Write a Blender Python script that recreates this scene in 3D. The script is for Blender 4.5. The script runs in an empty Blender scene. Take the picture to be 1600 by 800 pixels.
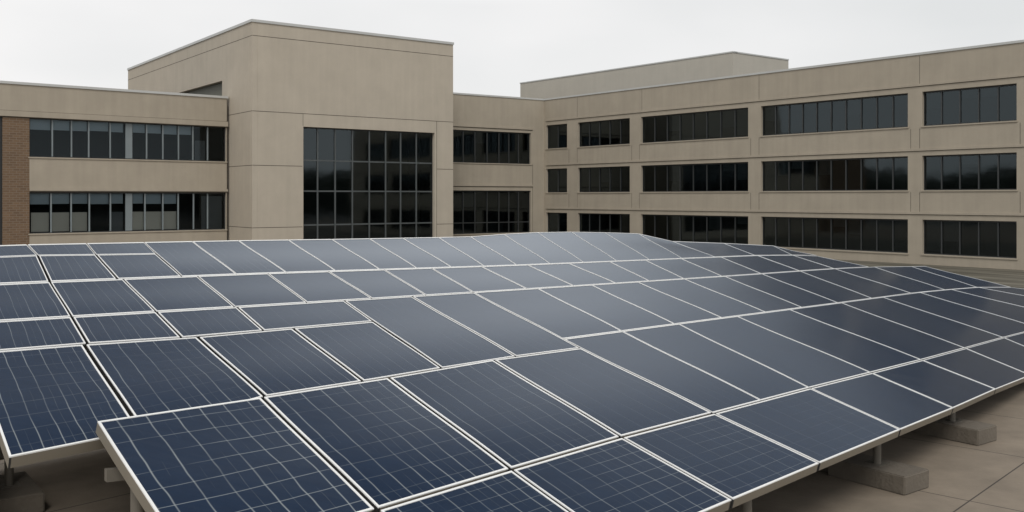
import bpy, bmesh, math, random
from mathutils import Vector, Matrix, noise
random.seed(7)
S = bpy.context.scene
C = S.collection
R = math.radians
# ------------------------------------------------------------------ camera
E = 3.52                      # eye height above the roof deck
FPX = 1517.0                  # focal length in photo pixels (1600 wide)
HOR = 308.0                   # photo row of the horizon
cd = bpy.data.cameras.new('camera'); cam = bpy.data.objects.new('camera', cd); C.objects.link(cam)
cam.location = (0, 0, E); cam.rotation_euler = (R(90), 0, 0)
cd.sensor_width = 36; cd.lens = FPX/1600*36; cd.shift_y = -(400-HOR)/1600
cd.clip_start = .1; cd.clip_end = 2000
S.camera = cam
# ------------------------------------------------------------------ sky and sun
W = bpy.data.worlds.new('World'); S.world = W; W.use_nodes = True
nt = W.node_tree; nt.nodes.clear(); N = nt.nodes.new; L = nt.links.new
out = N('ShaderNodeOutputWorld')
SUN_EL, SUN_AZ = 48, 182      # azimuth clockwise from +Y (view direction)
sky = N('ShaderNodeTexSky'); sky.sky_type = 'NISHITA'; sky.sun_disc = False
sky.sun_elevation = R(SUN_EL); sky.sun_rotation = R(SUN_AZ)
b1 = N('ShaderNodeBackground'); b1.inputs[1].default_value = .1; L(sky.outputs[0], b1.inputs[0])
tc = N('ShaderNodeTexCoord')
mp = N('ShaderNodeMapping'); mp.inputs['Scale'].default_value = (1.2, 1.2, 3.2); mp.inputs['Location'].default_value = (.35, .1, .2)
L(tc.outputs['Generated'], mp.inputs[0])
nz = N('ShaderNodeTexNoise'); nz.inputs['Scale'].default_value = 1.6; nz.inputs['Detail'].default_value = 4; nz.inputs['Roughness'].default_value = .45
L(mp.outputs[0], nz.inputs[0])
cr = N('ShaderNodeValToRGB'); cr.color_ramp.elements[0].position = .32; cr.color_ramp.elements[0].color = (.76, .77, .77, 1)
cr.color_ramp.elements[1].position = .62; cr.color_ramp.elements[1].color = (.915, .905, .90, 1)
L(nz.outputs[0], cr.inputs[0])
sx = N('ShaderNodeSeparateXYZ'); L(tc.outputs['Generated'], sx.inputs[0])
mr = N('ShaderNodeMapRange'); mr.inputs['From Min'].default_value = .41; mr.inputs['From Max'].default_value = .60; mr.interpolation_type = 'SMOOTHSTEP'
mr.inputs['To Min'].default_value = 1.02; mr.inputs['To Max'].default_value = .62; L(sx.outputs[2], mr.inputs[0])
# added glow above the view, shaped to brighten the sky the panels mirror
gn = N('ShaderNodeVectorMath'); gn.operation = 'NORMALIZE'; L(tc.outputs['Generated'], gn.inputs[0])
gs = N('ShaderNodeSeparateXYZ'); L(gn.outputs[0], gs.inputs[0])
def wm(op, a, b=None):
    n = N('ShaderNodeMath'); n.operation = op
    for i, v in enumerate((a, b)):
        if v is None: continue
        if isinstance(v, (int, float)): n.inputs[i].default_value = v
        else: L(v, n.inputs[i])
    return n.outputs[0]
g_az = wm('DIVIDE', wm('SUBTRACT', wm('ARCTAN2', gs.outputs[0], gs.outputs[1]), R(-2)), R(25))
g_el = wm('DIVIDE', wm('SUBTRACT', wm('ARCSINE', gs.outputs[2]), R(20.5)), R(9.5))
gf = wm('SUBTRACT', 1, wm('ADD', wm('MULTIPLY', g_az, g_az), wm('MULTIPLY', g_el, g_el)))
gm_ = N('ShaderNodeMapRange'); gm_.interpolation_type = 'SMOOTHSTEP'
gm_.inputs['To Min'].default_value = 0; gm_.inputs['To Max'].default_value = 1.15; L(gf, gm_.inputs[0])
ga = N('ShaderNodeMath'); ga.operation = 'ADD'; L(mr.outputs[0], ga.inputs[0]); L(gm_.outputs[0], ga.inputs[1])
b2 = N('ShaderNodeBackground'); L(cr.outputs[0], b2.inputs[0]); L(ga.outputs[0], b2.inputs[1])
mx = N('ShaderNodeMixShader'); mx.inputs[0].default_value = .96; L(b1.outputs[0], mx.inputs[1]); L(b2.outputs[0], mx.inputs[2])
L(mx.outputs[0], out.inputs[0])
sd = bpy.data.lights.new('sun', 'SUN'); sd.energy = 1.5; sd.angle = R(25); sd.color = (1, .96, .9)
so = bpy.data.objects.new('sun', sd); C.objects.link(so)
az, el = R(SUN_AZ), R(SUN_EL)
sdir = Vector((math.sin(az)*math.cos(el), math.cos(az)*math.cos(el), math.sin(el)))
so.rotation_euler = sdir.to_track_quat('Z', 'Y').to_euler(); so.location = sdir*60
S.view_settings.view_transform = 'Standard'; S.view_settings.look = 'None'
S.view_settings.exposure = 0; S.view_settings.gamma = 1; S.view_settings.use_curve_mapping = False

# ------------------------------------------------------------------ materials
def nodes(name):
    m = bpy.data.materials.new(name); m.use_nodes = True
    t = m.node_tree; p = t.nodes['Principled BSDF']
    return m, t, p
def mat(name, col, rough=.8, metal=0, var=.12, scale=3.0, streak=0, bump=0, spec=.5):
    """plain surface with blotchy and, if asked, rain-streaked colour variation"""
    m, t, p = nodes(name); N = t.nodes.new; L = t.links.new
    p.inputs['Roughness'].default_value = rough; p.inputs['Metallic'].default_value = metal
    p.inputs['Specular IOR Level'].default_value = spec
    tc = N('ShaderNodeTexCoord'); n = N('ShaderNodeTexNoise'); n.inputs['Scale'].default_value = scale*.25
    n.inputs['Detail'].default_value = 6; n.inputs['Roughness'].default_value = .6
    L(tc.outputs['Object'], n.inputs[0])
    r = N('ShaderNodeMapRange'); r.inputs['From Min'].default_value = .3; r.inputs['From Max'].default_value = .7
    r.inputs['To Min'].default_value = 1-var; r.inputs['To Max'].default_value = 1+var; L(n.outputs[0], r.inputs[0])
    last = r.outputs[0]
    if streak:
        mp = N('ShaderNodeMapping'); mp.inputs['Scale'].default_value = (2.2, 2.2, .12); L(tc.outputs['Object'], mp.inputs[0])
        n2 = N('ShaderNodeTexNoise'); n2.inputs['Scale'].default_value = 1.5; n2.inputs['Detail'].default_value = 5; L(mp.outputs[0], n2.inputs[0])
        r2 = N('ShaderNodeMapRange'); r2.inputs['From Min'].default_value = .35; r2.inputs['From Max'].default_value = .7
        r2.inputs['To Min'].default_value = 1+streak*.4; r2.inputs['To Max'].default_value = 1-streak; L(n2.outputs[0], r2.inputs[0])
        mu = N('ShaderNodeMath'); mu.operation = 'MULTIPLY'; L(last, mu.inputs[0]); L(r2.outputs[0], mu.inputs[1]); last = mu.outputs[0]
    v = N('ShaderNodeVectorMath'); v.operation = 'SCALE'; v.inputs[0].default_value = col[:3]; L(last, v.inputs['Scale'])
    L(v.outputs[0], p.inputs['Base Color'])
    if bump:
        n3 = N('ShaderNodeTexNoise'); n3.inputs['Scale'].default_value = 25; n3.inputs['Detail'].default_value = 4
        L(tc.outputs['Object'], n3.inputs[0])
        bp = N('ShaderNodeBump'); bp.inputs['Strength'].default_value = bump; bp.inputs['Distance'].default_value = .02
        L(n3.outputs[0], bp.inputs['Height']); L(bp.outputs[0], p.inputs['Normal'])
    return m
M = {}
M['wall'] = mat('precast', (.395, .350, .282), .85, var=.06, streak=.05, bump=.25)
M['wall_tower'] = mat('pale_precast', (.480, .430, .355), .85, var=.05, streak=.04, bump=.25)
M['wall_grey'] = mat('metal_cladding', (.47, .445, .39), .7, var=.04, streak=.03)
M['joint'] = mat('sealant', (.10, .088, .072), .9)
M['coping'] = mat('coping_metal', (.52, .53, .52), .45, var=.05)
M['frame_dark'] = mat('dark_window_frame', (.022, .024, .026), .45)  # near-black frame; the colour also stands in for shade at window heads
M['mullion'] = mat('aluminium_mullion', (.10, .112, .115), .45, metal=.3)
M['mullion_light'] = mat('pale_mullion', (.20, .235, .25), .5)
M['mullion_dark'] = mat('bronze_mullion', (.055, .06, .062), .4, metal=.3)
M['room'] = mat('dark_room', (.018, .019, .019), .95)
M['blind'] = mat('roller_blind', (.28, .335, .365), .9, var=.04)
M['blind_dark'] = mat('grey_curtain', (.08, .09, .095), .9, var=.08)
M['blind_beige'] = mat('beige_screen', (.48, .46, .40), .9, var=.04)
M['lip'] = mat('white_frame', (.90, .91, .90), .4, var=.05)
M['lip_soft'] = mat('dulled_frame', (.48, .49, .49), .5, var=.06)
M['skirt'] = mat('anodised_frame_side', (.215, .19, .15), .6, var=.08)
M['gap_shade'] = mat('shade_dark_frame_side', (.03, .03, .03), .6)  # shade in the gaps between panels, put into the side colour
M['steel'] = mat('galvanised_steel', (.17, .155, .13), .55, var=.15)
M['block'] = mat('cast_concrete', (.15, .13, .105), .9, var=.12, scale=12, bump=.5)
M['roof'] = mat('roof_felt', (.10, .10, .095), .95)
M['louvre'] = mat('recessed_panel_paint', (.14, .14, .115), .7, var=.05)
M['wood'] = mat('evergreen_foliage', (.045, .055, .04), .95, var=.3)

def brick():
    m, t, p = nodes('brickwork'); N = t.nodes.new; L = t.links.new
    uv = N('ShaderNodeUVMap'); b = N('ShaderNodeTexBrick')
    b.inputs['Color1'].default_value = (.185, .118, .07, 1); b.inputs['Color2'].default_value = (.14, .09, .055, 1)
    b.inputs['Mortar'].default_value = (.22, .18, .14, 1); b.inputs['Scale'].default_value = 1
    b.inputs['Mortar Size'].default_value = .012; b.inputs['Brick Width'].default_value = .34; b.inputs['Row Height'].default_value = .13
    L(uv.outputs[0], b.inputs[0]); L(b.outputs[0], p.inputs['Base Color']); p.inputs['Roughness'].default_value = .9
    return m
M['brick'] = brick()

def glass(name, tint, refl=1.0, ior=1.68):
    m, t, p = nodes(name); N = t.nodes.new; L = t.links.new; t.nodes.remove(p)
    o = [n for n in t.nodes if n.type == 'OUTPUT_MATERIAL'][0]
    tr = N('ShaderNodeBsdfTransparent'); tr.inputs[0].default_value = (*tint, 1)
    gl = N('ShaderNodeBsdfGlossy'); gl.inputs['Roughness'].default_value = .05; gl.inputs[0].default_value = (.76*refl, .90*refl, .96*refl, 1)
    fr = N('ShaderNodeFresnel'); fr.inputs[0].default_value = ior
    tc = N('ShaderNodeTexCoord'); nz = N('ShaderNodeTexNoise'); nz.inputs['Scale'].default_value = .8
    L(tc.outputs['Object'], nz.inputs[0]); bp = N('ShaderNodeBump'); bp.inputs['Strength'].default_value = .06; bp.inputs['Distance'].default_value = .05
    L(nz.outputs[0], bp.inputs['Height']); L(bp.outputs[0], gl.inputs['Normal'])
    mx = N('ShaderNodeMixShader'); L(fr.outputs[0], mx.inputs[0]); L(tr.outputs[0], mx.inputs[1]); L(gl.outputs[0], mx.inputs[2])
    L(mx.outputs[0], o.inputs[0]); return m
M['glass'] = glass('tinted_glass', (.30, .34, .35))
M['glass_clear'] = glass('clear_glass', (.82, .86, .88), .9, 1.4)

def pv():
    """solar cells under glass: blue silicon, printed silver lines whose strength is each panel's own"""
    m, t, p = nodes('solar_cells'); N = t.nodes.new; L = t.links.new
    def math_(op, a, b=None, c=None):
        n = N('ShaderNodeMath'); n.operation = op
        for i, v in enumerate((a, b, c)):
            if v is None: continue
            if isinstance(v, (int, float)): n.inputs[i].default_value = v
            else: L(v, n.inputs[i])
        return n.outputs[0]
    uv = N('ShaderNodeUVMap'); tc = N('ShaderNodeTexCoord')
    # gentle waviness of the printed lines
    wn = N('ShaderNodeTexNoise'); wn.inputs['Scale'].default_value = 1.3; wn.inputs['Detail'].default_value = 2; L(tc.outputs['Object'], wn.inputs[0])
    w = math_('MULTIPLY', math_('SUBTRACT', wn.outputs[0], .5), .055)
    sp = N('ShaderNodeSeparateXYZ'); L(uv.outputs[0], sp.inputs[0])
    u = math_('ADD', sp.outputs[0], w); v = math_('ADD', sp.outputs[1], math_('MULTIPLY', w, .5))
    def lines(x, count, width):
        f = math_('FRACT', math_('MULTIPLY', x, count)); d = math_('ABSOLUTE', math_('SUBTRACT', f, .5))
        mr = N('ShaderNodeMapRange'); mr.inputs['From Min'].default_value = width*count; mr.inputs['From Max'].default_value = 0
        L(d, mr.inputs[0]); return mr.outputs[0]
    def mask(scale, lo, hi, off):
        mp = N('ShaderNodeMapping'); mp.inputs['Location'].default_value = (off, off*.7, 0); L(tc.outputs['Object'], mp.inputs[0])
        n = N('ShaderNodeTexNoise'); n.inputs['Scale'].default_value = scale; n.inputs['Detail'].default_value = 4; L(mp.outputs[0], n.inputs[0])
        mr = N('ShaderNodeMapRange'); mr.inputs['From Min'].default_value = lo; mr.inputs['From Max'].default_value = hi
        L(n.outputs[0], mr.inputs[0]); return mr.outputs[0]
    def prop(nm):
        a = N('ShaderNodeAttribute'); a.attribute_type = 'OBJECT'; a.attribute_name = nm; return a.outputs['Fac']
    main = math_('MULTIPLY', math_('MULTIPLY', lines(u, 6, .0065), mask(.9, .25, .5, 3)), prop('busbar'))
    thin = math_('MULTIPLY', math_('MULTIPLY', lines(math_('ADD', u, .045), 12, .0035), mask(1.2, .42, .62, 9)), math_('MULTIPLY', prop('busbar'), .42))
    cross = math_('MULTIPLY', math_('MULTIPLY', lines(v, 8, .0032), mask(1.0, .30, .55, 17)), prop('grid'))
    tot = math_('MINIMUM', math_('ADD', math_('ADD', main, thin), cross), 1)
    nz = N('ShaderNodeTexNoise'); nz.inputs['Scale'].default_value = 5; nz.inputs['Detail'].default_value = 8; nz.inputs['Roughness'].default_value = .7; L(tc.outputs['Object'], nz.inputs[0])
    cr = N('ShaderNodeValToRGB'); cr.color_ramp.elements[0].position = .3; cr.color_ramp.elements[1].position = .72
    cr.color_ramp.elements[0].color = (.0025, .0135, .040, 1); cr.color_ramp.elements[1].color = (.0045, .019, .052, 1)
    L(nz.outputs[0], cr.inputs[0])
    # a thin uneven film of dust
    mpd = N('ShaderNodeMapping'); mpd.inputs['Rotation'].default_value = (0, 0, R(38)); mpd.inputs['Scale'].default_value = (.5, 3, 1); L(tc.outputs['Object'], mpd.inputs[0])
    dn = N('ShaderNodeTexNoise'); dn.inputs['Scale'].default_value = 3; dn.inputs['Detail'].default_value = 8; dn.inputs['Roughness'].default_value = .7; L(mpd.outputs[0], dn.inputs[0])
    dm = N('ShaderNodeMapRange'); dm.inputs['From Min'].default_value = .4; dm.inputs['From Max'].default_value = .75; dm.inputs['To Max'].default_value = .035; L(dn.outputs[0], dm.inputs[0])
    md = N('ShaderNodeMix'); md.data_type = 'RGBA'; L(dm.outputs[0], md.inputs[0]); L(cr.outputs[0], md.inputs[6]); md.inputs[7].default_value = (.16, .165, .17, 1)
    ml = N('ShaderNodeMix'); ml.data_type = 'RGBA'; L(tot, ml.inputs[0]); L(md.outputs[2], ml.inputs[6]); ml.inputs[7].default_value = (.27, .30, .32, 1)
    o = [n for n in t.nodes if n.type == 'OUTPUT_MATERIAL'][0]; t.nodes.remove(p)
    df = N('ShaderNodeBsdfDiffuse'); L(ml.outputs[2], df.inputs[0])
    gl = N('ShaderNodeBsdfGlossy'); gl.inputs[0].default_value = (.90, .955, 1, 1)
    fr = N('ShaderNodeFresnel'); fr.inputs[0].default_value = 1.205
    mxs = N('ShaderNodeMixShader'); ar = N('ShaderNodeMath'); ar.operation = 'MULTIPLY'; ar.inputs[1].default_value = .74; L(fr.outputs[0], ar.inputs[0]); L(ar.outputs[0], mxs.inputs[0]); L(df.outputs[0], mxs.inputs[1]); L(gl.outputs[0], mxs.inputs[2]); L(mxs.outputs[0], o.inputs[0])
    rr = N('ShaderNodeMapRange'); rr.inputs['To Min'].default_value = .12; rr.inputs['To Max'].default_value = .22; L(dn.outputs[0], rr.inputs[0])
    L(rr.outputs[0], gl.inputs['Roughness'])
    return m
M['pv'] = pv()

def deck():
    m, t, p = nodes('concrete_pavers'); N = t.nodes.new; L = t.links.new
    tc = N('ShaderNodeTexCoord'); mp = N('ShaderNodeMapping'); mp.vector_type = 'POINT'
    ang = math.atan2(.74, .68)
    # grid of 2.35 m pavers; an intersection at (5.01, 10.64)
    mp.inputs['Rotation'].default_value = (0, 0, -ang)
    c, s = math.cos(-ang), math.sin(-ang); x, y = 5.30, 11.25
    rx, ry = c*x-s*y, s*x+c*y
    mp.inputs['Location'].default_value = (-(rx), -(ry), 0)
    L(tc.outputs['Object'], mp.inputs[0])
    wn = N('ShaderNodeTexNoise'); wn.inputs['Scale'].default_value = 1.5; L(tc.outputs['Object'], wn.inputs[0])
    b = N('ShaderNodeTexBrick'); b.offset = 0; b.squash = 1; b.inputs['Scale'].default_value = 1; b.inputs['Brick Width'].default_value = 2.48; b.inputs['Row Height'].default_value = 2.48
    b.inputs['Mortar Size'].default_value = .011; b.inputs['Mortar Smooth'].default_value = .3
    b.inputs['Color1'].default_value = (.255, .212, .164, 1); b.inputs['Color2'].default_value = (.275, .23, .18, 1); b.inputs['Mortar'].default_value = (.06, .05, .042, 1)
    L(mp.outputs[0], b.inputs[0])
    n = N('ShaderNodeTexNoise'); n.inputs['Scale'].default_value = 1.4; n.inputs['Detail'].default_value = 9; n.inputs['Roughness'].default_value = .65; L(tc.outputs['Object'], n.inputs[0])
    r = N('ShaderNodeMapRange'); r.inputs['From Min'].default_value = .3; r.inputs['From Max'].default_value = .7; r.inputs['To Min'].default_value = .78; r.inputs['To Max'].default_value = 1.12; L(n.outputs[0], r.inputs[0])
    v = N('ShaderNodeVectorMath'); v.operation = 'SCALE'; L(b.outputs[0], v.inputs[0]); L(r.outputs[0], v.inputs['Scale'])
    L(v.outputs[0], p.inputs['Base Color']); p.inputs['Roughness'].default_value = .85
    n3 = N('ShaderNodeTexNoise'); n3.inputs['Scale'].default_value = 30; n3.inputs['Detail'].default_value = 5; L(tc.outputs['Object'], n3.inputs[0])
    bp = N('ShaderNodeBump'); bp.inputs['Strength'].default_value = .3; bp.inputs['Distance'].default_value = .01; L(n3.outputs[0], bp.inputs['Height'])
    L(bp.outputs[0], p.inputs['Normal'])
    return m
def streaky():
    m, t, p = nodes('weathered_roof_membrane'); N = t.nodes.new; L = t.links.new
    tc = N('ShaderNodeTexCoord'); mp = N('ShaderNodeMapping'); mp.vector_type = 'POINT'
    mp0 = N('ShaderNodeMapping'); mp0.inputs['Rotation'].default_value = (0, 0, -math.atan2(28.2, -22.2)); L(tc.outputs['Object'], mp0.inputs[0])
    mp.inputs['Scale'].default_value = (.07, .75, 1); L(mp0.outputs[0], mp.inputs[0])
    n = N('ShaderNodeTexNoise'); n.inputs['Scale'].default_value = 1.5; n.inputs['Detail'].default_value = 5; n.inputs['Distortion'].default_value = .5; L(mp.outputs[0], n.inputs[0])
    cr = N('ShaderNodeValToRGB'); e = cr.color_ramp.elements
    e[0].position = .40; e[0].color = (.085, .078, .058, 1); e[1].position = .60; e[1].color = (.175, .162, .128, 1)
    L(n.outputs[0], cr.inputs[0]); L(cr.outputs[0], p.inputs['Base Color']); p.inputs['Roughness'].default_value = .8
    return m
M['deck'] = deck(); M['membrane'] = streaky()

# ------------------------------------------------------------------ helpers
def empty(name, loc, label, cat, group=None):
    o = bpy.data.objects.new(name, None); C.objects.link(o); o.location = loc; o.empty_display_size = .3
    o['label'] = label; o['category'] = cat
    if group: o['group'] = group
    return o
class MB:
    """collects faces in world coordinates, then links them as one mesh relative to its parent"""
    def __init__(s): s.v = []; s.f = []; s.mi = []; s.uv = []
    def quad(s, a, b, c, d, mi=0, uv=None):
        n = len(s.v); s.v += [Vector(a), Vector(b), Vector(c), Vector(d)]; s.f.append((n, n+1, n+2, n+3)); s.mi.append(mi)
        s.uv.append(uv or [(0, 0), (1, 0), (1, 1), (0, 1)])
    def hexa(s, p, mi=0):
        """p: 8 points, bottom ring 0-3 then top ring 4-7"""
        for q in ((3, 2, 1, 0), (4, 5, 6, 7), (0, 1, 5, 4), (1, 2, 6, 5), (2, 3, 7, 6), (3, 0, 4, 7)):
            s.quad(*[p[i] for i in q], mi=mi)
    def build(s, name, mats, parent=None, smooth=False, bevel=0):
        me = bpy.data.meshes.new(name); off = parent_loc(parent)
        me.from_pydata([v-off for v in s.v], [], s.f)
        ul = me.uv_layers.new(name='UVMap')
        for i, p in enumerate(me.polygons):
            p.material_index = s.mi[i]; p.use_smooth = smooth
            for k, li in enumerate(p.loop_indices): ul.data[li].uv = s.uv[i][k]
        for m in (mats if isinstance(mats, (list, tuple)) else [mats]): me.materials.append(m)
        if smooth or bevel:
            bm = bmesh.new(); bm.from_mesh(me); bmesh.ops.remove_doubles(bm, verts=bm.verts, dist=.0005)
            if bevel: bmesh.ops.bevel(bm, geom=list(bm.edges), offset=bevel, segments=2, affect='EDGES', profile=.6)
            bm.to_mesh(me); bm.free()
        o = bpy.data.objects.new(name, me); C.objects.link(o)
        if parent: o.parent = parent
        return o
def parent_loc(o):
    v = Vector((0, 0, 0))
    while o: v += Vector(o.location); o = o.parent
    return v

# ------------------------------------------------------------------ the ground
def sheet(name, pts, z, m):
    me = bpy.data.meshes.new(name); me.from_pydata([(x, y, z) for x, y in pts], [], [tuple(range(len(pts)))]); me.materials.append(m)
    o = bpy.data.objects.new(name, me); C.objects.link(o); o['kind'] = 'structure'; return o
sheet('ground', [(-900, -900), (900, -900), (900, 900), (-900, 900)], -.02, M['roof'])
sheet('roof_deck', [(-60, -25), (60, -25), (60, 100), (-60, 100)], 0, M['deck'])

# ------------------------------------------------------------------ buildings
class Facade:
    """a vertical wall plane between two plan points; pix() gives the place a photo pixel marks on it"""
    def __init__(s, p0, p1):
        s.p0 = Vector((p0[0], p0[1], 0)); s.p1 = Vector((p1[0], p1[1], 0)); d = s.p1-s.p0; s.len = d.length; s.d = d.normalized()
        n = Vector((s.d.y, -s.d.x, 0))
        if n.dot(-s.p0) < 0: n = -n
        s.n = n
    def u(s, px):
        t = (px-800)/FPX; # (p0+u d).x = t*(p0+u d).y
        return (t*s.p0.y-s.p0.x)/(s.d.x-t*s.d.y)
    def z(s, px, py):
        y = s.p0.y+s.u(px)*s.d.y; return E+(HOR-py)/FPX*y
    def P(s, u, z, off=0): return s.p0+s.d*u+s.n*off+Vector((0, 0, z))
    def box(s, mb, u0, u1, z0, z1, o0, o1, mi=0):
        mb.hexa([s.P(u0, z0, o0), s.P(u1, z0, o0), s.P(u1, z0, o1), s.P(u0, z0, o1),
                 s.P(u0, z1, o0), s.P(u1, z1, o0), s.P(u1, z1, o1), s.P(u0, z1, o1)], mi)
    def wall(s, mb, u0, u1, z0, z1, holes, t=.32):
        us = sorted({u0, u1, *[h[0] for h in holes], *[h[1] for h in holes]}); zs = sorted({z0, z1, *[h[2] for h in holes], *[h[3] for h in holes]})
        for a, b in zip(us, us[1:]):
            for c, d in zip(zs, zs[1:]):
                cu, cz = (a+b)/2, (c+d)/2
                if any(h[0] < cu < h[1] and h[2] < cz < h[3] for h in holes): continue
                mb.quad(s.P(a, c), s.P(b, c), s.P(b, d), s.P(a, d)); mb.quad(s.P(a, c, -t), s.P(a, d, -t), s.P(b, d, -t), s.P(b, c, -t))
        for (a, b, c, d) in holes:
            mb.quad(s.P(a, c), s.P(a, c, -t), s.P(b, c, -t), s.P(b, c)); mb.quad(s.P(a, d), s.P(b, d), s.P(b, d, -t), s.P(a, d, -t))
            mb.quad(s.P(a, c), s.P(a, d), s.P(a, d, -t), s.P(a, c, -t)); mb.quad(s.P(b, c), s.P(b, c, -t), s.P(b, d, -t), s.P(b, d))
def window(F, parent, h, mull, trans=(), mat_m='mullion', gl='glass', sill=True, blinds=(), mw=.05, recess=.2, wide=(), proud=.03):
    """h = (u0,u1,z0,z1) opening; mull = u positions; one window part with glass, sill, blind sub-parts"""
    u0, u1, z0, z1 = h; fr = .05
    mb = MB(); o0, o1 = -recess-.05, -recess+proud
    for a, b, c, d in ((u0, u1, z0, z0+fr), (u0, u1, z1-fr*1.6, z1), (u0, u0+fr, z0+fr, z1-fr*1.6), (u1-fr, u1, z0+fr, z1-fr*1.6)): F.box(mb, a, b, c, d, o0, o1)
    for m in mull: F.box(mb, m-mw/2, m+mw/2, z0+fr, z1-fr*1.6, o0, o1+.02, 1)
    for a, b in wide: F.box(mb, a, b, z0+fr, z1-fr*1.6, o0, o1+.03, 1)
    for t in trans: F.box(mb, u0+fr, u1-fr, t-mw/2, t+mw/2, o0, o1+.012, 1)
    w = mb.build('window', [M['frame_dark'], M[mat_m]], parent)
    g = MB(); us = [u0+fr*.5]+sorted(mull)+[u1-fr*.5]; zs = [z0+fr*.5]+sorted(trans)+[z1-fr]
    for a, b in zip(us, us[1:]):
        for c, d in zip(zs, zs[1:]):
            k = [random.uniform(-.0025, .0025) for _ in range(2)]
            q_ = [F.P(a, c, -recess-.01+k[0]), F.P(b, c, -recess-.01-k[1]), F.P(b, d, -recess-.01-k[0]), F.P(a, d, -recess-.01+k[1])]
            if (q_[1]-q_[0]).cross(q_[2]-q_[1]).dot(F.n) < 0: q_.reverse()
            g.quad(*q_)
    g.build('glass', M[gl], w)
    if sill:
        q = MB(); F.box(q, u0-.06, u1+.06, z0-.07, z0-.004, -recess, .05); q.build('sill', M['wall'] if sill == 1 else M['coping'], w)
    for (a, b, c, d, mk) in blinds:
        q = MB(); F.box(q, a, b, c, d, -recess-.17, -recess-.15); q.build('blind', M[mk], w)
    return w
def joint(F, mb, u0, u1, z0, z1): F.box(mb, u0, u1, z0, z1, -.05, .004)
def body(parent, pts, z1, skip, wallmat, roofdrop=.35):
    """the other outside walls and the flat roof over a footprint; skip = edges that get their own wall"""
    mb = MB(); n = len(pts)
    for i in range(n):
        if i in skip: continue
        a, b = pts[i], pts[(i+1) % n]; mb.quad((*a, 0), (*b, 0), (*b, z1), (*a, z1))
    mb.build('rear_wall', wallmat, parent)
    me = bpy.data.meshes.new('roof'); off = parent_loc(parent); me.from_pydata([Vector((*p, z1-roofdrop))-off for p in pts], [], [tuple(range(n))]); me.materials.append(M['roof'])
    o = bpy.data.objects.new('roof', me); C.objects.link(o); o.parent = parent
def coping(F, mb, u0, u1, z, h=.12, over=.05, w=.45): F.box(mb, u0, u1, z, z+h, -w, over)
def room(F, parent, u0, u1, z0, z1, depth=3.2, floors=()):
    mb = MB()
    mb.quad(F.P(u0, z0, -depth), F.P(u1, z0, -depth), F.P(u1, z1, -depth), F.P(u0, z1, -depth))
    for (a, b) in ((u0, u0), (u1, u1)): mb.quad(F.P(a, z0, -.4), F.P(b, z0, -depth), F.P(b, z1, -depth), F.P(a, z1, -.4))
    for z in (z0, *floors, z1): mb.quad(F.P(u0, z, -.4), F.P(u1, z, -.4), F.P(u1, z, -depth), F.P(u0, z, -depth))
    mb.build('room', M['room'], parent)

def pt(px, y): return ((px-800)/FPX*y, y)
ROOF = 7.466+E
# --- right wing
rA, rB = pt(1600, 46.8), pt(850, 75.0)
FR = Facade(rA, rB)
o = empty('office_building', (rA[0], rA[1], 0), 'long tan three storey office wing with bands of dark windows along the right', 'building')
UE = -2.6; UL = FR.len
zr = [(E+3.72, E+5.52), (E+.36, E+2.17), (E-2.98, E-1.18)]
wx = [(1588.5, 1441, 5), (1418.5, 1189, 10), (1169, 1001.5, 8), (984, 903, 5), (886, 853.5, 2)]
holes = []; wins = []
for r_, (za, zb) in enumerate(zr):
    for (x1, x0, n) in wx:
        a, b = FR.u(x1), FR.u(x0); h = (a, b, za, zb); holes.append(h); wins.append((h, n, r_))
mb = MB(); FR.wall(mb, UE, UL, 0, ROOF, holes)
for zz in (E+5.83, E+2.43, E-.90): FR.box(mb, UE, UL-.3, zz, zz+.11, -.02, .055)
mb.build('wall', M['wall'], o)
j = MB()
for zz in (E+5.80, E+2.40, E-.93): joint(FR, j, UE, UL-.3, zz, zz+.028)
for x in (1437, 1186, 1003, 902): joint(FR, j, FR.u(x)-.012, FR.u(x)+.012, E+5.95, ROOF-.05)
for x in (1594, 1437, 1423, 1186, 1173, 999, 987, 902, 889):
    for z0, z1 in ((E+2.56, E+3.6), (E-.77, E+.26)): joint(FR, j, FR.u(x)-.012, FR.u(x)+.012, z0, z1)
j.build('joint', M['joint'], o)
j = MB(); coping(FR, j, UE, UL+.02, ROOF); j.build('coping', M['coping'], o)
for (h, n, r_) in wins:
    a, b, za, zb = h
    ms = [a+(b-a)*k/n for k in range(1, n)]
    bl = []
    for k in range(n):
        q = random.random(); c, d = a+(b-a)*k/n+.04, a+(b-a)*(k+1)/n-.04
        if q < .28: bl.append((c, d, zb-random.choice((.5, .9, 1.1, 1.65)), zb-.05, 'blind_dark'))
    window(FR, o, h, ms, mat_m='mullion_dark' if r_ else 'mullion_dark', blinds=bl, mw=.06)
nR = FR.n
foot = [(FR.P(UE, 0)), (FR.P(UL, 0)), (FR.P(UL, 0)-nR*16), (FR.P(UE, 0)-nR*16)]
body(o, [(p.x, p.y) for p in foot], ROOF, {0}, M['wall'])
room(FR, o, UE+.1, UL-.1, .02, ROOF-.5, floors=(E+2.5, E-.8))

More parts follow.
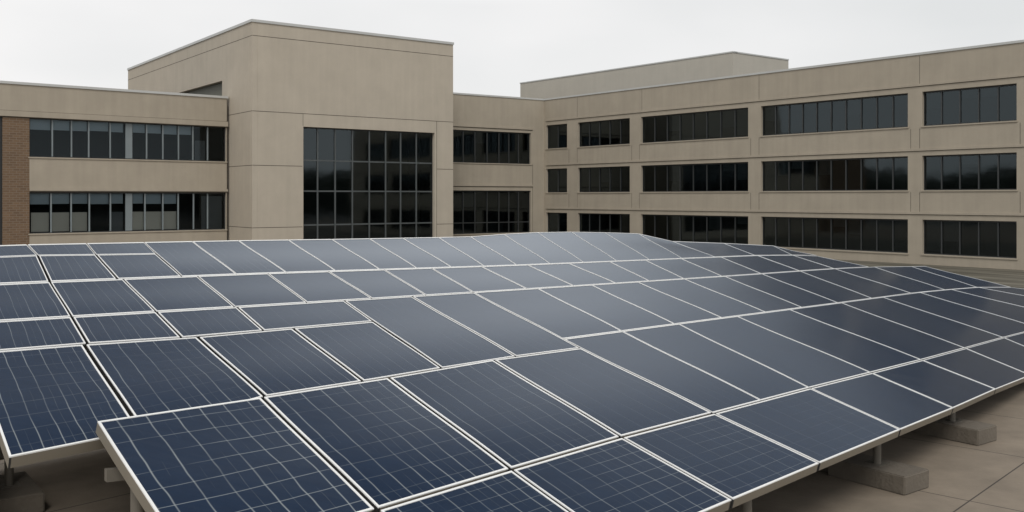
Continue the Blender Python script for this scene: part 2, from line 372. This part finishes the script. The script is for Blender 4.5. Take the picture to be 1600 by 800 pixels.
# --- penthouse on the roof of the right wing
FRb = Facade(FR.P(0, 0, -4.5)[:2], FR.P(UL, 0, -4.5)[:2])
ua, ub = FRb.u(1145), FRb.u(813)
pz = FRb.z(1145, 82)
pa = FRb.P(ua, 0); pb = FRb.P(ub, 0)
o = empty('penthouse', (pa.x, pa.y, ROOF-.35), 'plain grey green plant room standing on the roof of the right wing', 'plant room')
mb = MB(); z0 = ROOF-.35
dep = Facade((pa.x, pa.y), tuple((pa-FR.n)[:2])).u(1232)
q = [pa, pb, pb-FR.n*dep, pa-FR.n*dep]
for i in range(4):
    a, b = q[i], q[(i+1) % 4]; mb.quad((a.x, a.y, z0), (b.x, b.y, z0), (b.x, b.y, pz), (a.x, a.y, pz))
mb.build('wall', M['wall_grey'], o)
mb = MB(); mb.quad(*[(p.x, p.y, pz-.1) for p in q]); mb.build('roof', M['roof'], o)
mb = MB(); coping(FRb, mb, ua-.04, ub+.04, pz, .09, .04)
Fs = Facade((pa.x, pa.y), (q[3].x, q[3].y)); Fs.box(mb, .05, dep, pz, pz+.09, -.4, .04); mb.build('coping', M['coping'], o)

# --- link block between tower and right wing
lA = pt(690, 69.8); lB = rB
FL = Facade(pt(708, 70.35), rB); ul0 = FL.u(690)
o = empty('office_block', (rB[0], rB[1], 0), 'short tan link block set back between the tall tower and the right wing', 'building')
h1 = (FL.u(705), FL.u(829.5), FL.z(829.5, 256.5), FL.z(829.5, 208)); h2 = (FL.u(705), FL.u(829.5), FL.z(829.5, 363), FL.z(829.5, 298))
mb = MB(); FL.wall(mb, ul0-2, FL.len, 0, ROOF, [h1, h2])
for zz in (FL.z(829, 203), FL.z(829, 291.5)): FL.box(mb, ul0, FL.u(832), zz, zz+.12, -.02, .07)
mb.build('wall', M['wall'], o)
j = MB()
for zz in (FL.z(829, 203)-.05, FL.z(829, 291.5)-.05): joint(FL, j, ul0, FL.u(832), zz, zz+.045)
joint(FL, j, FL.u(832), FL.u(832)+.03, 0, FL.z(832, 257)); joint(FL, j, ul0, FL.u(832), h1[2]-.10, h1[2]-.075)
j.build('joint', M['joint'], o)
j = MB(); coping(FL, j, ul0-2, FL.len-.05, ROOF); j.build('coping', M['coping'], o)
mx_ = [FL.u(x) for x in (725.5, 744, 763, 781.5, 797, 812)]
window(FL, o, h1, mx_, mat_m='mullion_dark', mw=.07, blinds=[(mx_[1]+.05, mx_[2]-.05, h1[3]-.9, h1[3]-.05, 'blind_dark')])
window(FL, o, h2, mx_, trans=(FL.z(780, 347.5),), mat_m='mullion_dark', mw=.07, blinds=[(mx_[0]+.05, mx_[1]-.05, h2[3]-1.2, h2[3]-.05, 'blind_dark')])
ft = [FL.P(ul0-2, 0), FL.P(FL.len, 0), FL.P(FL.len, 0)-FL.n*14, FL.P(ul0-2, 0)-FL.n*14]
body(o, [(p.x, p.y) for p in ft], ROOF, {0}, M['wall'])
room(FL, o, ul0-1.9, FL.len-.6, .02, ROOF-.5, depth=4, floors=(FL.z(829, 285),))

# --- tall tower
D = 66.0
tR, tC = pt(708, D), pt(394, D*238/274)
tB = pt(200, D*238/274*274/198)
FT = Facade(tC, tR); FS = Facade(tC, tB)
TZ = E+238/FPX*D
o = empty('tower_block', (tC[0], tC[1], 0), 'tall windowless topped tan tower with a big dark gridded glass front', 'building')
hu0, hu1 = FT.u(474), FT.u(679); hz1 = (FT.z(474, 199)+FT.z(679, 206.5))/2; hz0 = .6
hole = (hu0, hu1, hz0, hz1)
mb = MB(); FT.wall(mb, 0, FT.len, 0, TZ, [hole]); 
# side wall with a louvred opening that the left wing's roof partly hides
su0, su1 = FS.u(347), FS.u(262); sz1 = FS.z(347, 126); sz0 = sz1-2.2
FS.wall(mb, 0, FS.len, 0, TZ, [(su0, su1, sz0, sz1)])
mb.build('wall', M['wall_tower'], o)
j = MB()
lv = [FT.z(394, 173.5), FT.z(394, 258.5), FT.z(394, 356.5)]; top = FT.z(394, 55.5)
for F_, uu in ((FT, FT.len), (FS, FS.len)):
    joint(F_, j, .01, uu, top, top+.035)
joint(FT, j, .01, FT.len, lv[0], lv[0]+.035); joint(FS, j, .01, FS.u(357), lv[0], lv[0]+.035)
for z in lv[1:]:
    joint(FT, j, .01, hu0-.06, z, z+.035); joint(FT, j, FT.u(682), FT.len, z, z+.035); joint(FS, j, .01, FS.u(357), z, z+.035)
joint(FT, j, hu0-.035, hu0-.01, hz1+.05, lv[0]); joint(FT, j, FT.u(682), FT.u(682)+.03, 0, lv[0])
j.build('joint', M['joint'], o)
j = MB(); FT.box(j, -.06, FT.len+.04, TZ, TZ+.16, -.45, .06); FS.box(j, .42, FS.len+.04, TZ, TZ+.16, -.45, .06); j.build('coping', M['coping'], o)
lm = MB()
nsl = 12
FS.box(lm, su0, su1, sz0, sz1, -.36, -.34)
lm.build('recessed_panel', M['louvre'], o)
mu = [FT.u(x) for x in (499, 526.5, 553.5, 580, 605.5, 629, 653.5)]
window(FT, o, hole, mu, trans=(FT.z(474, 250), FT.z(474, 298.5), FT.z(474, 352)), mat_m='mullion', mw=.09, recess=.28, sill=False,
       blinds=[])
ft = [FT.P(0, 0), FT.P(FT.len, 0), FT.P(FT.len, 0)-FT.n*FS.len, FS.P(FS.len, 0)]
body(o, [(p.x, p.y) for p in ft], TZ, {0, 3}, M['wall_tower'])
room(FT, o, .6, FT.len-.3, .02, hz1+.6, depth=5)

# --- left wing
dl = 60.3
wR, wL = pt(355.5, dl), pt(0, dl*154/178)
FW = Facade(wL, wR); LZ = E+154/FPX*dl
uw0 = -7.0
o = empty('office_wing', (wR[0], wR[1], 0), 'low tan wing at the left with a brick pier and windows hung with grey blinds', 'building')
x0, x1 = 46, 354
def zl(y0, y1): return (FW.z(x0, y0)+FW.z(x1, y1))/2
za1, za0 = zl(184.5, 196.5), zl(245, 252.5); zb1, zb0 = zl(299, 301.5), zl(364, 359.5)
hA = (FW.u(x0), FW.u(x1)-.02, za0, za1); hB = (FW.u(x0), FW.u(x1)-.02, zb0, zb1)
ubr0 = FW.u(4)
mb = MB(); FW.wall(mb, hA[0], FW.len, 0, za1, [hA, hB]); FW.wall(mb, uw0, FW.len, za1, LZ, [])
FW.box(mb, uw0, FW.len, za1-.002, za1+.30, -.02, .10)
FW.box(mb, hA[0], FW.len, zb1+.06, zb1+.2, -.02, .07)
mb.build('wall', M['wall'], o)
mb = MB(); mb.quad(FW.P(ubr0, 0), FW.P(hA[0], 0), FW.P(hA[0], za1), FW.P(ubr0, za1), uv=[(0, 0), (hA[0]-ubr0, 0), (hA[0]-ubr0, za1), (0, za1)])
mb.quad(FW.P(ubr0, 0, -.4), FW.P(ubr0, 0), FW.P(ubr0, za1), FW.P(ubr0, za1, -.4), uv=[(0, 0), (.4, 0), (.4, za1), (0, za1)])
mb.quad(FW.P(uw0, 0), FW.P(ubr0-.3, 0), FW.P(ubr0-.3, za1), FW.P(uw0, za1), uv=[(0, 0), (ubr0-.3-uw0, 0), (ubr0-.3-uw0, za1), (0, za1)])
mb.build('brick_pier', M['brick'], o)
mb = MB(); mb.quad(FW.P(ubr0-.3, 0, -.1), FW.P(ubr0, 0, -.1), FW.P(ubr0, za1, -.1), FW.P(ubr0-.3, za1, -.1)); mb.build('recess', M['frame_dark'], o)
j = MB(); joint(FW, j, uw0, FW.len, za1+.30, za1+.325); FW.box(j, uw0, FW.len, za1-.05, za1-.004, -.1, .04)
FW.box(j, hA[0], FW.len, zb1+.006, zb1+.06, -.1, .03)
joint(FW, j, FW.len-.05, FW.len, 0, LZ-.05); j.build('joint', M['joint'], o)
j = MB(); coping(FW, j, uw0, FW.len+.03, LZ, .14, .06); j.build('coping', M['coping'], o)
X1 = [83, 113, 140, 173.6, 230.6, 256, 280.5, 303, 326]; X2 = [81, 112.5, 141, 174, 228, 256, 280, 304, 326]
def bl(xs, zt, frac):
    out_ = []; e = [x0+1.5]+xs+[x1-2]; 
    for a, b in zip(e, e[1:]):
        segs = [(a, 196.5), (209, b)] if a < 200 < b else [(a, b)]
        out_ += [(FW.u(c)+.05, FW.u(d)-.05) for c, d in segs]
    return out_
H1, H2 = za1-za0, zb1-zb0
bA = []
for k, (a, b) in enumerate(bl(X1, za1, .3)):
    fr_ = [.30, .29, .29, .27, .28, .27, .27, .28, .27, 0, 0][k]
    if fr_: bA.append((a, b, za1-H1*fr_, za1-.04, 'blind'))
bA.append((FW.u(308), FW.u(324), za0+.05, za1-H1*.42, 'blind_dark'))
bB = []
for k, (a, b) in enumerate(bl(X2, zb1, .3)):
    fr_ = [.30, .29, .29, .30, .29, .29, .30, .30, 0, 0, 0][k]
    if fr_: bB.append((a, b, zb1-H2*fr_, zb1-.04, 'blind'))
for a, b, t in ((51, 79, .50), (83, 111, .50), (115, 139, .50), (210, 279, .50)): bB.append((FW.u(a), FW.u(b), zb0+.08, zb1-H2*t, 'blind_beige'))
bB.append((FW.u(176), FW.u(195), zb0+.05, zb1-H2*.5, 'blind_dark')); bB.append((FW.u(318), FW.u(350), zb0+.05, zb1-H2*.1, 'blind_dark'))
wd = [(FW.u(197.5), FW.u(208))]
window(FW, o, hA, [FW.u(x) for x in X1], mat_m='mullion_light', gl='glass_clear', blinds=bA, wide=wd, mw=.075)
window(FW, o, hB, [FW.u(x) for x in X2], mat_m='mullion_light', gl='glass_clear', blinds=bB, wide=wd, mw=.075)
ft = [FW.P(uw0, 0), FW.P(FW.len, 0), FW.P(FW.len, 0)-FW.n*12, FW.P(uw0, 0)-FW.n*12]
body(o, [(p.x, p.y) for p in ft], LZ, {0, 1}, M['wall'])
room(FW, o, hA[0]-.2, FW.len-.1, .02, za1+.3, depth=3, floors=(zb1+.5,))

# weathered membrane roof between the array and the right wing
e0, e1 = FR.P(UE-8, 0, .02), FR.P(UL, 0, .02)
sheet('roof_membrane', [(e0.x, e0.y), (e1.x, e1.y), (e1.x-16, e1.y-20), (3, 26), (18.5, 15.5), (26, 20)], .004, M['membrane'])

# wood that stands round the site behind the camera; the windows mirror it
wv, wf = [], []; NA, sec = 420, [(0, 0), (-2, .5), (-1, .85), (3, 1), (7, .9), (9, .4), (9, 0)]
for k in range(NA+1):
    a = R(85+k/NA*215)
    for dr, hz in sec:
        q = Vector((k*.16, dr*.3, hz*2)); rr = 112+dr+3*noise.noise(q*1.3)
        wv.append((math.sin(a)*rr, math.cos(a)*rr, hz*(8.0+2.2*noise.noise(Vector((k*.05, 0, 3)))+1.6*noise.noise(q*2)+.8*noise.noise(q*6))))
for k in range(NA):
    for i in range(len(sec)-1): n = k*len(sec)+i; wf.append((n, n+1, n+1+len(sec), n+len(sec)))
me = bpy.data.meshes.new('wood'); me.from_pydata(wv, [], wf); me.materials.append(M['wood'])
wo = bpy.data.objects.new('wood', me); C.objects.link(wo); wo['kind'] = 'stuff'; wo['label'] = 'dark far wood mirrored faintly in the office windows'; wo['category'] = 'wood'

# ------------------------------------------------------------------ solar array
HP = 3.4
def surf(x, y, lift=0):
    z = -HP-.181*x+.133*y
    for (x0, s0), (x1, s1) in (((2.5, 0), (6, .08)), ((6, .08), (9, .08)), ((9, .08), (11.5, -.02)), ((11.5, -.02), (60, -.02))):
        if x > x0: c = min(x, x1)-x0; z -= s0*c+(s1-s0)*c*c/(x1-x0)/2
    return z+lift
def cast(px, py, lift=0):
    dx, dz = (px-800)/FPX, (HOR-py)/FPX; lo, hi = .5, 60
    f = lambda y: dz*y-surf(dx*y, y, lift)
    a = lo
    for k in range(600):
        b = a+.1
        if f(a) > 0 >= f(b): break
        a = b
    for k in range(40):
        m_ = (a+b)/2
        if f(m_) > 0: a = m_
        else: b = m_
    return Vector((dx*a, a, dz*a+E))
lipk = .8
PG = 'blue solar panels of the rooftop array'
count = 0
def panel(c, label, lips, gap, wave, bus, grid, thick, sk='', lift=(0, 0, 0, 0)):
    """c = four marks (back left, back right, front right, front left); a bent glazed module in a raised frame"""
    P = [cast(*q, l) for q, l in zip(c, lift)]
    for i, k in ((2, 1), (3, 0)):          # keep the low front corners clear of the deck: stop the module sooner along its own edge
        if P[i].z < .14 < P[k].z: P[i] = P[k]+(P[i]-P[k])*((P[k].z-.14)/(P[k].z-P[i].z))
    a, b, d, e = P   # a=back left b=back right d=front right e=front left
    up = ((b-a).cross(e-a)); up = up.normalized()
    if up.z < 0: up = -up
    wu = (((b-a).length+(d-e).length)/2); wv = (((e-a).length+(d-b).length)/2)
    def S_(u, v, off=0):
        p = (a*(1-u)+b*u)*(1-v)+(e*(1-u)+d*u)*v
        return p+up*(off+wave*.4*min(1, (wv/2.3)**2)*math.sin(2*math.pi*v)*-1)
    gu, gv = gap/2/wu, gap/2/wv
    farness = (sum(p.y for p in P)/4-7)/14; lipk = .82-.42*max(0, min(1, farness)); lips = [q*lipk for q in lips]
    lu, lb, lf = lips[0]/wu, lips[1]/wv, lips[2]/wv      # lip width as parameter: sides, back, front
    base = (a+b+d+e)/4; base.z = P[3].z
    t = empty('solar_panel', base, label, 'solar panel', PG)
    n = 8
    u0, u1, v0, v1 = gu, 1-gu, gv, 1-gv
    gm = MB()
    for i in range(4):
        for k in range(n):
            ua_, ub_ = u0+lu+(u1-u0-2*lu)*i/4, u0+lu+(u1-u0-2*lu)*(i+1)/4
            va_, vb_ = v0+lb+(v1-v0-lb-lf)*k/n, v0+lb+(v1-v0-lb-lf)*(k+1)/n
            gm.quad(S_(ua_, vb_), S_(ub_, vb_), S_(ub_, va_), S_(ua_, va_), uv=[(i/4, 1-(k+1)/n), ((i+1)/4, 1-(k+1)/n), ((i+1)/4, 1-k/n), (i/4, 1-k/n)])
    g = gm.build('cells', M['pv'], t, smooth=True); g['busbar'] = float(bus); g['grid'] = float(grid)
    fm = MB(); h = .006
    def rail(ua, ub, va, vb, along_v):
        m_ = n if along_v else 4
        for k in range(m_):
            if along_v: A = [(ua, va+(vb-va)*k/m_), (ub, va+(vb-va)*k/m_), (ub, va+(vb-va)*(k+1)/m_), (ua, va+(vb-va)*(k+1)/m_)]
            else: A = [(ua+(ub-ua)*k/m_, va), (ua+(ub-ua)*(k+1)/m_, va), (ua+(ub-ua)*(k+1)/m_, vb), (ua+(ub-ua)*k/m_, vb)]
            T = [S_(x, y, h) for x, y in A]; B = [S_(x, y, -thick) for x, y in A]
            fm.quad(T[3], T[2], T[1], T[0]); 
            for i in range(4):
                q_, w_ = i, (i+1) % 4
                if along_v and i in (0, 2) and not ((i == 0 and k == 0) or (i == 2 and k == m_-1)): continue
                if not along_v and i in (1, 3) and not ((i == 3 and k == 0) or (i == 1 and k == m_-1)): continue
                T2 = [S_(x, y, h-.010) for x, y in A]
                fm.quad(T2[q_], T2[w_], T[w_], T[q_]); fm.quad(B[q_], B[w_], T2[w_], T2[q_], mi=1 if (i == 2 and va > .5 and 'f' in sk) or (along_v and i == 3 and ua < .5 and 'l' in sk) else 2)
    rail(u0, u0+lu, v0, v1, True); rail(u1-lu, u1, v0, v1, True)
    rail(u0+lu, u1-lu, v0, v0+lb, False); rail(u0+lu, u1-lu, v1-lf, v1, False)
    fm.build('frame', [M['lip'], M['skirt'], M['gap_shade']], t)
    return t
def poly(line, x):
    for (x0, y0), (x1, y1) in zip(line, line[1:]):
        if x <= x1 or (x1, y1) == line[-1]: return y0+(y1-y0)*(x-x0)/(x1-x0)
R0 = [(-80, 386), (0, 383), (150, 380), (360, 376), (540, 373.5), (732, 370), (800, 365), (866, 362), (950, 363.5), (997, 365), (1025, 371), (1050, 377), (1130, 380), (1208, 384), (1235, 391), (1310, 409), (1360, 417)]
R1 = [(-80, 405), (0, 402), (59, 399.5), (150, 398.5), (244, 397), (300, 396.5)]
R2 = [(-80, 448), (0, 444), (400, 428), (800, 415), (1200, 398.5), (1270, 399)]
R3 = [(-80, 507), (0, 502), (380, 479.5), (800, 453.5), (1160, 430), (1300, 420), (1366, 417), (1445, 416)]
R4 = [(-80, 554), (0, 549), (131, 538), (308, 526.5), (457, 513), (583, 502.5)]
R4b = [(880, 530), (1160, 493), (1310, 473.5), (1426, 458), (1488, 452), (1529, 449), (1580, 449)]
R5 = [(147, 658), (408, 620), (606, 590), (690, 575), (770, 562), (907, 543.8)]
R6 = [(291, 885), (590, 797), (799, 734), (971, 683.5), (1115, 646), (1265, 606.5), (1361, 582.5), (1440, 562.5), (1508, 544), (1568, 527.5), (1600, 519), (1735, 486), (1800, 472)]
R7 = [(390, 1090), (749, 952), (971, 858), (1147, 782.5), (1283, 725), (1409, 672.5), (1491.5, 638.6), (1557.5, 609), (1600, 592), (1700, 552)]
ORD = ['leftmost', 'second', 'third', 'fourth', 'fifth', 'sixth', 'seventh', 'eighth', 'ninth', 'tenth', 'eleventh', 'twelfth', 'thirteenth', 'fourteenth', 'fifteenth', 'sixteenth', 'seventeenth', 'eighteenth', 'nineteenth']
def row(name, top, bot, tl, bl_, lips, gap, wave, bus, grid, thick=.04, extra=None):
    n = len(top)-1
    for i in range(n):
        q = [(top[i], poly(tl, top[i])), (top[i+1], poly(tl, top[i+1])), (bot[i+1], poly(bl_, bot[i+1])), (bot[i], poly(bl_, bot[i]))]
        if extra and i in extra: q = extra[i]
        lab = ('leftmost ' if i == 0 else ORD[i]+' ') + 'blue solar panel ' + ('' if i == 0 else 'from the left ') + 'in ' + name
        if n == 1: lab = 'single blue solar panel in '+name
        b = bus[i] if isinstance(bus, (list, tuple)) else bus
        g = grid[i] if isinstance(grid, (list, tuple)) else grid
        sp_ = [lift_for(x, y) for x, y in q] if name.startswith('the frontmost') else (0, 0, 0, 0)
        panel(q, lab, lips, gap, wave, b, g, thick, sk=('f' if thick > .06 else '')+('l' if thick > .06 and i == 0 else ''), lift=sp_)
def lift_for(x, y): return .12*max(0, min(1, (560-x)/400)) if y < 700 else (.10 if x < 300 else 0)
far = (.012, .05, .05)
row('the short strip along the back left edge', [-70, 42, 135, 225], [-42, 59, 150, 244], R0, R1, (.008, .06, .03), .02, .006, [.2, .3, .2], 0)
row('the small row behind the far left corner', [-42, 59, 150, 244], [-25, 78, 184, 285], R1, R2, (.016, .02, .045), .034, .010, [.6, .6, .25], 0)
row('the hindmost long row under the building', [225, 300, 372, 450, 518, 577, 629, 685, 735, 787, 840, 893, 945, 997, 1050, 1130, 1208, 1237],
    [285, 370, 448, 525, 594, 652, 706, 757, 808, 860, 912, 964, 1015, 1066, 1118, 1180, 1238, 1276], R0, R2, (.010, .06, .05), .015, .018, [.3, .3, .1]+[.05]*15, 0)
row('the second long row from the back', [-50, 78, 192, 308, 418, 513, 600, 674, 752, 824, 888, 952, 1008, 1064, 1126, 1183, 1235, 1262],
    [-30, 112, 244, 367, 480, 582, 666, 740, 824, 897, 963, 1015, 1069, 1129, 1190, 1250, 1304, 1358], R2, R3, (.014, .04, .035), .026, .016, [.7, .5, .15, .05]+[.05]*13, 0,
    extra={15: [(1183, 399), (1238, 398.6), (1304, 420), (1250, 423.5)], 16: [(1238, 398.6), (1276, 400), (1358, 417), (1304, 420)]})
row('the shallow left row before the step', [-30, 112, 244, 370, 537], [-15, 137, 284, 412, 583], R3, R4, (.018, .032, .028), .032, .010, [.8, .6, .3, .1], 0)
R5L = [(-20, 724), (10, 718), (156, 691), (225, 674), (415, 620.5), (568, 596.8), (691, 576)]
row('the large left row behind the front array', [-48, 131, 308, 457, 583], [10, 222, 415, 568, 691], R4, R5L, (.021, .028, .026), .044, .012, [.95, .8, .5, .25], [.25, .15, 0, 0], .085)
row('the deep middle pair between both steps', [537, 643, 740], [691, 807, 907], R3, [(691, 576), (807, 557.5), (907, 544.5)], (.018, .028, .026), .036, .014, [.1, .08], 0)
row('the upper right row beyond the step', [740, 840, 924, 996, 1069, 1132, 1190, 1250, 1304, 1366, 1424, 1445], [880, 972, 1055, 1129, 1197, 1254, 1310, 1363, 1424, 1477, 1527, 1580], R3, R4b, (.015, .035, .035), .018, .014, [.05]*11, 0)
row('the deep right row behind the edge row', [880, 972, 1060, 1151, 1233, 1314, 1379, 1437, 1486, 1529, 1577], [1115, 1190, 1265, 1361, 1440, 1508, 1568, 1625, 1680, 1735, 1800], R4b, R6, (.015, .03, .03), .02, .014, [.06]*10, 0)
row('the frontmost row with white frames', [147, 408, 606, 770, 907], [291, 590, 799, 971, 1115], R5, R6, (.026, .028, .028), .044, .010, [1, .85, .55, .1], [.95, .32, .1, 0], .085)
row('the bottom right edge row', [590, 799, 971, 1115, 1265, 1361, 1440, 1508, 1568, 1632], [749, 971, 1147, 1283, 1409, 1491.5, 1557.5, 1612, 1663, 1716], R6, R7, (.022, .028, .028), .036, .008, [.9, .6, .25, .1, 0, 0, 0, 0, 0], [.6, .7, .45, .12, 0, 0, 0, 0, 0], .085)

# ------------------------------------------------------------------ supports
ca = math.atan2(1, -.7515)      # direction of the panel columns in plan
def surf_z(x, y): return surf(x, y)+E
def support(x, y, label, rise=None, s=1.0):
    """square ballast block with a steel post up to the array"""
    t = empty('panel_support', (x, y, 0), label, 'support', 'concrete footed posts under the solar array')
    bm = bmesh.new(); bmesh.ops.create_cube(bm, size=1, matrix=Matrix.Rotation(ca, 4, 'Z') @ Matrix.Diagonal((1.06, .54, .225, 1)))
    bmesh.ops.translate(bm, verts=bm.verts, vec=(0, 0, .1125)); bmesh.ops.bevel(bm, geom=list(bm.edges), offset=.013, segments=3, affect='EDGES')
    bmesh.ops.subdivide_edges(bm, edges=[e for e in bm.edges if e.calc_length() > .3], cuts=4, use_grid_fill=True)
    for v in bm.verts:
        v.co += Vector((noise.noise(v.co*5+Vector((x, y, 0))), noise.noise(v.co*5+Vector((y, x, 3))), noise.noise(v.co*4+Vector((x, 9, y)))*(1 if v.co.z > .05 else 0)))*.006
    me = bpy.data.meshes.new('ballast_block'); bm.to_mesh(me); bm.free(); me.materials.append(M['block'])
    for p in me.polygons: p.use_smooth = False
    b = bpy.data.objects.new('ballast_block', me); C.objects.link(b); b.parent = t
    top = surf_z(x, y)-.10
    bm = bmesh.new(); bmesh.ops.create_cone(bm, cap_ends=True, segments=20, radius1=.048, radius2=.048, depth=top-.2, matrix=Matrix.Translation((0, 0, .2+(top-.2)/2)))
    bmesh.ops.create_cube(bm, size=1, matrix=Matrix.Translation((0, 0, .222)) @ Matrix.Rotation(ca, 4, 'Z') @ Matrix.Diagonal((.22, .22, .016, 1)))
    me = bpy.data.meshes.new('post'); bm.to_mesh(me); bm.free(); me.materials.append(M['steel'])
    b = bpy.data.objects.new('post', me); C.objects.link(b); b.parent = t
    return t
def along(p, q, name, label, w=.06, h=.09, drop=.10):
    """steel rail carrying the panels, following the array from p to q"""
    n = 8; mb = MB(); d = Vector((q[0]-p[0], q[1]-p[1], 0)).normalized(); s = Vector((-d.y, d.x, 0))*w/2
    pts = []
    for k in range(n+1):
        x, y = p[0]+(q[0]-p[0])*k/n, p[1]+(q[1]-p[1])*k/n; pts.append(Vector((x, y, surf_z(x, y)-drop)))
    dz = Vector((0, 0, h))
    for a, b in zip(pts, pts[1:]): mb.hexa([a-s-dz, b-s-dz, b+s-dz, a+s-dz, a-s, b-s, b+s, a+s])
    t = mb.build(name, M['steel']); t['label'] = label; t['category'] = 'rail'; t['group'] = 'steel rails under the solar array'
support(4.52, 12.02, 'concrete ballast block with a short post, nearer of the two at the lower right')
support(6.48, 14.3, 'concrete ballast block with a short post, farther of the two at the lower right')
support(-5.75, 11.1, 'shaded concrete ballast block with a post under the bottom left panel corner')
support(-2.72, 7.05, 'steel post under the left front corner of the frontmost white framed row')
support(2.2, 9.1, 'post under the front edge, cut by the bottom of the picture')
for (p, q, lb) in (((-60, 640), (190, 600), 'rail under the large left row'), ((165, 712), (1400, 600), 'rail under the frontmost row whose end shows at the left'),
                   ((300, 860), (1200, 700), 'rail under the bottom right edge row'), ((0, 470), (1500, 432), 'rail under the middle rows of the array')):
    a, b = cast(*p), cast(*q); along((a.x, a.y), (b.x, b.y), 'steel_rail', 'grey steel '+lb)
# sheets added to keep light out under the back edge and left side
bk = [cast(x, poly(R0, x)) for x in (-78, 100, 300, 500, 732, 866, 997, 1050, 1208, 1310)]
mb = MB()
for a, b in zip(bk, bk[1:]):
    n_ = Vector((.8, -.6, 0))*.04; t_ = Vector((0, 0, .10)); g0, g1 = Vector((a.x-.25, a.y+.3, .12)), Vector((b.x-.25, b.y+.3, .12))
    mb.hexa([g0, g1, g1+n_, g0+n_, a-t_, b-t_, b-t_+n_, a-t_+n_])
lf = [cast(-78, 386), cast(-76, 440), cast(-76, 500)]
for a, b in zip(lf, lf[1:]):
    n_ = Vector((.04, 0, 0)); t_ = Vector((0, 0, .10)); mb.hexa([Vector((a.x, a.y, .12)), Vector((b.x, b.y, .12)), Vector((b.x, b.y, .12))+n_, Vector((a.x, a.y, .12))+n_, a-t_, b-t_, b-t_+n_, a-t_+n_])
t = mb.build('light_blocker', M['steel']); t['label'] = 'added dull steel sheet that blocks light under the back edge of the solar array'; t['category'] = 'wind deflector'
